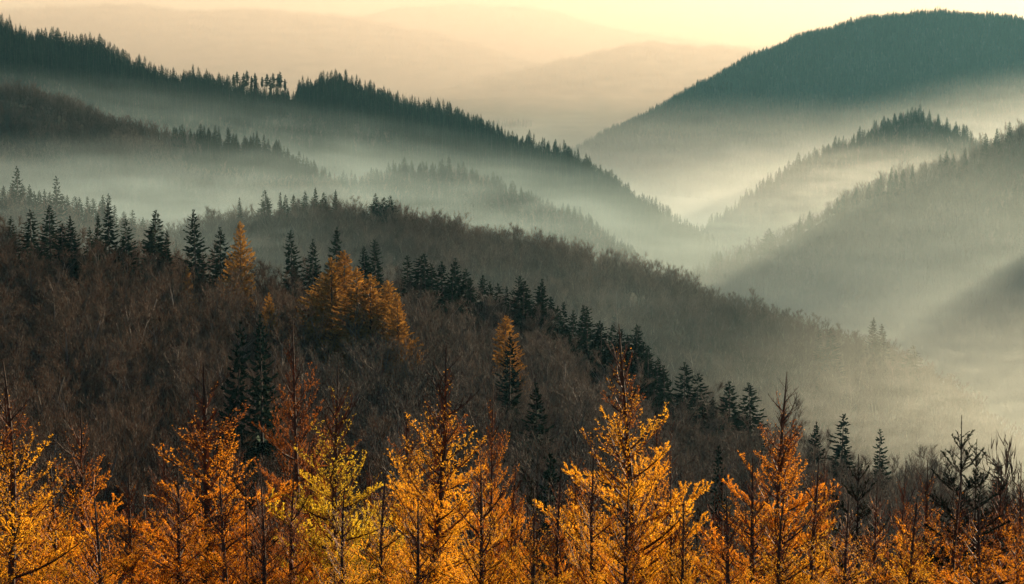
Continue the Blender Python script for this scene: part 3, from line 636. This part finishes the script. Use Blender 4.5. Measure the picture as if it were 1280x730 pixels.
LARCHES = [
 (4, 452, 34, 'gold', 'golden larch cut off by the left edge of the picture', 0, 26, 1.2),
 (97, 506, 40, 'orange', 'bushy amber larch second from the left edge', 1, 24, 1.3),
 (253, 452, 39, 'orange', 'large amber larch with a rusty bare top left of the dark rusty larch', 2, 30, 1.3),
 (366, 402, 46, 'rust', 'tall dark rusty larch with a thick dark trunk', 3, 24, .9),
 (424, 455, 39, 'lime', 'yellow-green larch right of the tall dark rusty larch', 1, 28, 1.2),
 (509, 494, 44, 'gold', 'slim golden larch just left of the tallest golden larch', 0, 22, .75),
 (561, 430, 38, 'gold', 'tall bright golden larch with a black trunk at the middle', 2, 32, 1.0),
 (617, 474, 42, 'orange', 'narrow orange larch right of the tall bright golden larch', 3, 24, .72),
 (720, 545, 42, 'orange', 'orange larch at the left shoulder of the tall rusty-topped larch', 0, 18, .8),
 (776, 403, 38, 'gold', 'tall golden larch with a rusty bare top and arching black limbs', 1, 34, 1.0),
 (822, 500, 46, 'orange', 'thin rusty larch close behind the tall rusty-topped larch', 3, 20, .7),
 (982, 464, 37, 'orange', 'tall orange larch with a bare dark top right of centre', 2, 34, 1.0),
 (1032, 562, 42, 'rust', 'rusty larch leaning on the right of the tall orange larch', 0, 18, .7),
 (1160, 574, 38, 'orange', 'orange larch left of the two tall young spruces', 1, 24, 1.0),
 (1131, 612, 41, 'rust', 'small rusty larch behind the orange larch on the right', 3, 16, .8),
 (1277, 578, 37, 'orange', 'brownish orange larch cut off by the right edge', 2, 24, 1.0),
 (36, 590, 37, 'orange', 'low amber larch between the two leftmost larches', 3, 16, 1.1),
 (160, 612, 37, 'orange', 'low dim amber larch right of the bushy amber larch', 0, 16, 1.1),
 (205, 570, 43, 'rust', 'dull rusty larch behind the left side of the large amber larch', 2, 16, .9),
 (298, 545, 42, 'rust', 'rusty larch between the large amber larch and the dark rusty larch', 1, 18, .85),
 (327, 655, 35, 'rust', 'low rusty sprout with steep twigs below the dark rusty larch', 2, 14, 1.0),
 (462, 600, 41, 'lime', 'low yellow-green larch right of the taller yellow-green larch', 3, 16, 1.0),
 (482, 660, 36, 'gold', 'low bright golden larch at the bottom left of the middle', 0, 14, 1.2),
 (600, 640, 36, 'gold', 'low bright golden larch at the foot of the tall golden larch', 1, 14, 1.2),
 (645, 600, 40, 'orange', 'low orange larch left of the dark young spruces', 2, 16, .9),
 (700, 650, 36, 'orange', 'low orange larch below the dark spruce in the middle', 3, 14, 1.1),
 (742, 640, 35, 'gold', 'low golden larch under the left limbs of the tall rusty-topped larch', 0, 14, 1.1),
 (836, 605, 38, 'gold', 'low golden larch right of the tall rusty-topped larch', 1, 18, 1.1),
 (893, 650, 38, 'orange', 'low orange larch between the two tallest right-hand larches', 2, 16, 1.2),
 (940, 640, 36, 'gold', 'low golden larch at the left foot of the tall orange larch', 3, 14, 1.1),
 (1020, 640, 36, 'gold', 'low golden larch at the right foot of the tall orange larch', 1, 14, 1.1),
 (1098, 668, 36, 'orange', 'low orange larch in front of the dark young spruce', 0, 14, 1.1),
 (1200, 668, 36, 'orange', 'low orange larch in front of the two tall young spruces', 2, 14, 1.1),
 (1250, 650, 38, 'rust', 'low rusty larch left of the larch at the right edge', 3, 14, 1.0),
 (393, 610, 41, 'rust', 'low rusty larch at the foot of the tall dark rusty larch', 0, 14, 1.0),
 (545, 610, 43, 'gold', 'low golden larch behind the foot of the tall golden larch', 3, 14, 1.2),
 (65, 640, 38, 'gold', 'low golden larch right of the larch cut off by the left edge', 2, 14, 1.2),
 (222, 650, 37, 'orange', 'low amber larch at the left foot of the large amber larch', 3, 14, 1.2),
 (275, 665, 36, 'orange', 'low amber larch at the right foot of the large amber larch', 1, 14, 1.2),
 (365, 668, 36, 'orange', 'low amber larch below the trunk of the tall dark rusty larch', 2, 14, 1.1),
 (430, 680, 34, 'gold', 'lowest golden larch below the yellow-green larch', 0, 12, 1.2),
 (520, 690, 34, 'orange', 'lowest amber larch left of the black trunk at the middle', 1, 12, 1.3),
 (670, 680, 34, 'gold', 'lowest golden larch below the two thin dark leaders', 3, 12, 1.2),
 (785, 670, 34, 'orange', 'lowest amber larch right of the trunk of the rusty-topped larch', 2, 12, 1.2),
 (910, 690, 33, 'orange', 'lowest amber larch below the bare sapling', 1, 12, 1.3),
 (980, 690, 33, 'gold', 'lowest golden larch below the tall orange larch', 0, 12, 1.3),
 (1060, 690, 33, 'gold', 'lowest golden larch below the thin bare-looking young spruce', 3, 12, 1.3),
 (1145, 690, 33, 'gold', 'lowest golden larch below the orange larch on the right', 2, 12, 1.3),
 (1225, 695, 33, 'orange', 'lowest amber larch below the two tall young spruces', 1, 12, 1.3),
 (120, 690, 33, 'orange', 'lowest amber larch at the bottom left corner', 2, 12, 1.3),
 (855, 690, 33, 'gold', 'lowest golden larch at the bottom right of the middle', 0, 12, 1.2),
]
for n, (px, py, d, col, lb, v, limbs, sl) in enumerate(LARCHES): larch(px, py - (72 if limbs <= 14 else 36 if limbs <= 16 else 0), d, col, lb, v, limbs, sl, n)

# young spruces in front: long leaders, whorls of bristly twigs
def bristle(b, p0, p1, R, r=.032, m=0, dens=200):
    L = (p1 - p0).length; d = (p1 - p0).normalized()
    for _ in range(int(L * dens)):
        c = p0 + (p1 - p0) * R.random(); u = Vector((R.gauss(0, 1), R.gauss(0, 1), R.gauss(0, 1))); u = (u - d * u.dot(d)).normalized()
        u = (u + d * .8).normalized(); s = d.cross(u).normalized() * .007
        b.tri(c - s - d * .005, c + s, c + u * r * R.uniform(.8, 1.3), m)
def young_spruce_meshes(seed, H=8.0, sparse=1.0):
    R = random.Random(seed); tr, br, nd = MB(), [], MB()
    tr.tube([(0, 0, -.4), (0, 0, H * .5), (.02, 0, H * .85), (0, 0, H)], [.07, .04, .018, .006], 6)
    bristle(nd, Vector((0, 0, H * .80)), Vector((0, 0, H)), R, .03, 0, 110)
    z = H - R.uniform(.55, .75); w = 0
    while z > H * .25:
        t = z / H; nb = 5 if w else 4
        for k in range(nb):
            if R.random() > sparse: continue
            a = w * .7 + 6.283 * k / nb + R.uniform(-.25, .25); L = min(1.3, .36 + .17 * w) * R.uniform(.75, 1.15); el = max(.0, .85 - .15 * w)
            b = MB(); pts = [Vector((math.cos(a) * L * q * math.cos(el), math.sin(a) * L * q * math.cos(el), L * (math.sin(el) * q + .25 * q * q))) for q in (0, .35, .7, 1)]
            b.tube(pts, [.014, .01, .007, .003], 4)
            O = Vector((0, 0, z))
            nb2 = MB()
            for i in range(3): bristle(nb2, pts[i], pts[i + 1], R)
            for i in range(int(3 + L * 13)):
                q = R.uniform(.25, .95); kk = min(2, int(q * 3)); p = pts[kk].lerp(pts[kk + 1], q * 3 - kk)
                d = (pts[kk + 1] - pts[kk]).normalized(); sd2 = d.cross(Vector((0, 0, 1))).normalized() * (1 if i % 2 else -1)
                e = p + (d * .9 + sd2 * .8 + Vector((0, 0, R.uniform(-.15, .3)))).normalized() * L * R.uniform(.2, .42) * (1.2 - .6 * q)
                b.tube([p, e], [.005, .002], 3); bristle(nb2, p, e, R)
            br.append((b.mesh('branch', [M['bark']]), nb2.mesh('needles', [M['spruce']]), z))
        if R.random() < .8:
            zz = z + R.uniform(.15, .3); a = R.uniform(0, 6.28); e = Vector((math.cos(a) * .18, math.sin(a) * .18, zz + .16)); tr.tube([Vector((0, 0, zz)), e], [.006, .003], 3); bristle(nd, Vector((0, 0, zz)), e, R)
        z -= R.uniform(.42, .55) ; w += 1
    return tr.mesh('trunk', [M['bark']]), nd.mesh('needles', [M['spruce']]), br
YS = [young_spruce_meshes(700), young_spruce_meshes(701), young_spruce_meshes(702, 8.0, .55)]
def young_spruce(px, py, d, v, label, slim=1.0, group='young spruces in front'):
    x, y, zt = by_tip(px, py, d); zg = float(near.h(np.array([x]), np.array([y]))[0]); k = (zt - zg) / 8.0
    r = empty('young_spruce', (x, y, zg), RR.uniform(0, 6.28)); r.scale = (k * slim, k * slim, k); tag(r, label, 'spruce', group)
    t, nd, br = YS[v]; link_mesh('trunk', t, r); link_mesh('needles', nd, r)
    for w, n2, z in br:
        o = link_mesh('branch', w, r, (0, 0, z)); link_mesh('needles', n2, o)
for a in [(1202, 519, 37, 0, 'tall dark young spruce with the longest leader on the right', 1.0), (1221, 549, 38, 1, 'dark young spruce just right of the one with the longest leader', 1.0), (1249, 588, 41, 2, 'thin sparse young spruce near the right edge', .7),
    (1073, 568, 38, 1, 'dark young spruce between the tall orange larch and the right larches', 1.0), (1042, 590, 41, 2, 'thin bare-looking young spruce left of the dark young spruce', .6), (671, 558, 40, 2, 'thin dark young spruce leader left of the dark spruce in the middle', .7),
    (659, 577, 42, 2, 'thin dark leader just left of the other thin young spruce', .6), (306, 555, 38, 2, 'thin dark young spruce in front of the large amber larch', .8), (872, 622, 39, 2, 'thin young spruce left of the bare sapling', .6), (726, 618, 36, 2, 'thin dark young spruce in front of the tall rusty-topped larch', .6)]:
    young_spruce(*a)
# bare saplings
def sapling_mesh(seed, H=7.0):
    R = random.Random(seed); b = MB(); t = MB()
    b.tube([(0, 0, -.3), (0, 0, H * .6), (0, 0, H)], [.04, .02, .004], 5)
    z = H * .45
    while z < H * .96:
        a = R.uniform(0, 6.28); L = .75 * (1.05 - z / H) + .12; e = Vector((math.cos(a) * L * .6, math.sin(a) * L * .6, z + L * .8)); t.tube([Vector((0, 0, z)), Vector((0, 0, z)).lerp(e, .5) - Vector((0, 0, .04)), e], [.007, .005, .002], 3); z += .07
    return b.mesh('trunk', [M['larch_bark']]), t.mesh('twigs', [M['larch_twig']])
SAP = [sapling_mesh(800), sapling_mesh(801)]
for n, (px, py, d, lb) in enumerate([(904, 580, 39, 'bare sapling with upright twigs left of the tall orange larch'), (950, 560, 44, 'bare sapling close to the left side of the tall orange larch'), (545, 500, 45, 'bare sapling behind the tall bright golden larch'), (839, 515, 47, 'bare thin sapling right of the tall rusty-topped larch'), (1060, 600, 44, 'bare sapling behind the dark young spruce on the right')]):
    x, y, zt = by_tip(px, py, d); zg = float(near.h(np.array([x]), np.array([y]))[0]); k = (zt - zg) / 7
    r = empty('sapling', (x, y, zg), n * 1.3); r.scale = (k, k, k); tag(r, lb, 'sapling', 'bare saplings in front')
    link_mesh('trunk', SAP[n % 2][0], r); tag(link_mesh('twigs', SAP[n % 2][1], r), kind='stuff')

# ------------------------------------------------------------------ haze
def vol_mat(name, density, aniso=.5, col=(1, 1, 1)):
    m = bpy.data.materials.new(name); m.use_nodes = True; n = m.node_tree.nodes; n.clear()
    o = n.new('ShaderNodeOutputMaterial'); v = n.new('ShaderNodeVolumePrincipled')
    v.inputs['Density'].default_value = density; v.inputs['Anisotropy'].default_value = aniso; v.inputs['Color'].default_value = (*col, 1)
    m.node_tree.links.new(v.outputs[0], o.inputs['Volume']); return m
def haze_box():
    x, y0, y1, z0, z1 = 16000, -500, 22000, FLOOR - 60, 90
    b = MB(); v = [(-x, y0, z0), (x, y0, z0), (x, y1, z0), (-x, y1, z0), (-x, y0, z1), (x, y0, z1), (x, y1, z1), (-x, y1, z1)]
    b.v = v; b.f = [(0, 3, 2, 1), (4, 5, 6, 7), (0, 1, 5, 4), (1, 2, 6, 5), (2, 3, 7, 6), (3, 0, 4, 7)]; b.m = [0] * 6
    tag(link_mesh('haze', b.mesh('haze', [vol_mat('haze', 1.7e-5, .45, (.28, .66, .78))])), 'thin haze filling the whole valley, tinted teal for shade', None, None, 'stuff')  # blue-green colour gives the shaded hills their cool tone
def fog_mat(r, density, aniso, col, power=1.5, wisp=.8):
    """fog thick in the middle of the bank and thinning out to nothing at its rim"""
    m = bpy.data.materials.new('fog'); m.use_nodes = True; n = m.node_tree.nodes; l = m.node_tree.links; n.clear()
    o = n.new('ShaderNodeOutputMaterial'); v = n.new('ShaderNodeVolumePrincipled')
    v.inputs['Anisotropy'].default_value = aniso; v.inputs['Color'].default_value = (*col, 1)
    tc = n.new('ShaderNodeTexCoord'); dv = n.new('ShaderNodeVectorMath'); dv.operation = 'DIVIDE'; dv.inputs[1].default_value = r
    l.new(tc.outputs['Object'], dv.inputs[0])
    ln = n.new('ShaderNodeVectorMath'); ln.operation = 'DOT_PRODUCT'; l.new(dv.outputs[0], ln.inputs[0]); l.new(dv.outputs[0], ln.inputs[1])
    sb = n.new('ShaderNodeMath'); sb.operation = 'SUBTRACT'; sb.use_clamp = True; sb.inputs[0].default_value = 1; l.new(ln.outputs['Value'], sb.inputs[1])
    pw = n.new('ShaderNodeMath'); pw.operation = 'POWER'; pw.inputs[1].default_value = power; l.new(sb.outputs[0], pw.inputs[0])
    ml = n.new('ShaderNodeMath'); ml.operation = 'MULTIPLY'; ml.inputs[1].default_value = density
    mp = n.new('ShaderNodeMapping'); mp.inputs['Scale'].default_value = tuple(3.2 / (min(r[0], 900) * k) for k in (1.6, 1.2, .35)); l.new(tc.outputs['Object'], mp.inputs['Vector'])
    nz = n.new('ShaderNodeTexNoise'); nz.inputs['Detail'].default_value = 3.0; l.new(mp.outputs[0], nz.inputs['Vector'])
    mr = n.new('ShaderNodeMapRange'); mr.inputs[1].default_value = .3; mr.inputs[2].default_value = .7; mr.inputs[3].default_value = 1 - wisp; mr.inputs[4].default_value = 1 + wisp; l.new(nz.outputs[0], mr.inputs[0])
    wm = n.new('ShaderNodeMath'); wm.operation = 'MULTIPLY'; l.new(pw.outputs[0], wm.inputs[0]); l.new(mr.outputs[0], wm.inputs[1]); l.new(wm.outputs[0], ml.inputs[0])
    l.new(ml.outputs[0], v.inputs['Density']); l.new(v.outputs[0], o.inputs['Volume']); return m
def bank(label, px, py, d, r, density, col=(1, 1, 1), aniso=.5, rz=0, tilt=(0, 0), wisp=.8):
    c = P(px, py, d); b = MB(); nu, nv = 32, 16
    for j in range(nv + 1):
        th = math.pi * j / nv
        for i in range(nu):
            a = 2 * math.pi * i / nu
            b.v.append((1.02 * r[0] * math.sin(th) * math.cos(a), 1.02 * r[1] * math.sin(th) * math.sin(a), 1.02 * r[2] * math.cos(th)))
    for j in range(nv):
        for i in range(nu):
            i2 = (i + 1) % nu; b.f.append((j * nu + i, (j + 1) * nu + i, (j + 1) * nu + i2, j * nu + i2)); b.m.append(0)
    o = link_mesh('fog_bank', b.mesh('fog_bank', [fog_mat(r, density, aniso, col, 1.5, wisp)]), None, c); o.rotation_euler = (tilt[0], tilt[1], rz)
    tag(o, label, None, None, 'stuff')
FOG_SHADED, FOG_SUNLIT = (.59, .75, .74), (.84, .86, .79)  # cool shade and cream sunlight put into the fog colours
haze_box()
bank('fog drifting between the two left ridges', 190, 175, 2180, (520, 170, 60), .75e-3, FOG_SHADED, aniso=.6, tilt=(0, .12))
bank('fog lying in the valley behind the middle ridge, on the left', 120, 275, 1450, (460, 240, 56), 1.5e-3, FOG_SHADED, aniso=.6)
bank('fog lying along the foot of the long left ridge', 430, 300, 2330, (700, 210, 102), 1.0e-3, FOG_SHADED, aniso=.6, tilt=(0, .1))
bank('bright fog filling the main valley below the big round hill', 900, 330, 4000, (1800, 900, 290), 7e-4, FOG_SUNLIT, aniso=.6, wisp=.5)
bank('fog in front of the big round hill at the right edge', 1420, 215, 4200, (640, 520, 205), 7e-4, FOG_SUNLIT, aniso=.6, wisp=.5)
bank('fog between the pointed hill and the right hillside', 1130, 282, 2700, (420, 260, 110), 1.4e-3, FOG_SUNLIT, aniso=.6)
bank('fog filling the lower right valley', 1215, 545, 1620, (450, 410, 230), 1.2e-3, (.64, .74, .70), aniso=.6, wisp=.35)
bank('thin mist drifting over the near trees on the right', 1310, 600, 800, (150, 170, 80), 1.5e-3, (.78, .83, .74), aniso=.6)
bank('thin mist in the dip between the near crest and the middle ridge', 330, 420, 770, (340, 110, 42), .35e-3, FOG_SHADED, aniso=.6)
bank('thin mist in front of the low left rise', 40, 300, 715, (120, 70, 30), 1.6e-3, FOG_SHADED, aniso=.6)
bank('fog far down the valley, coloured gold like sunlit haze', 500, 120, 10000, (12000, 4400, 1200), 5e-4, (.88, .72, .57), aniso=.5)  # warm sunlight is put into the colour of this far bank
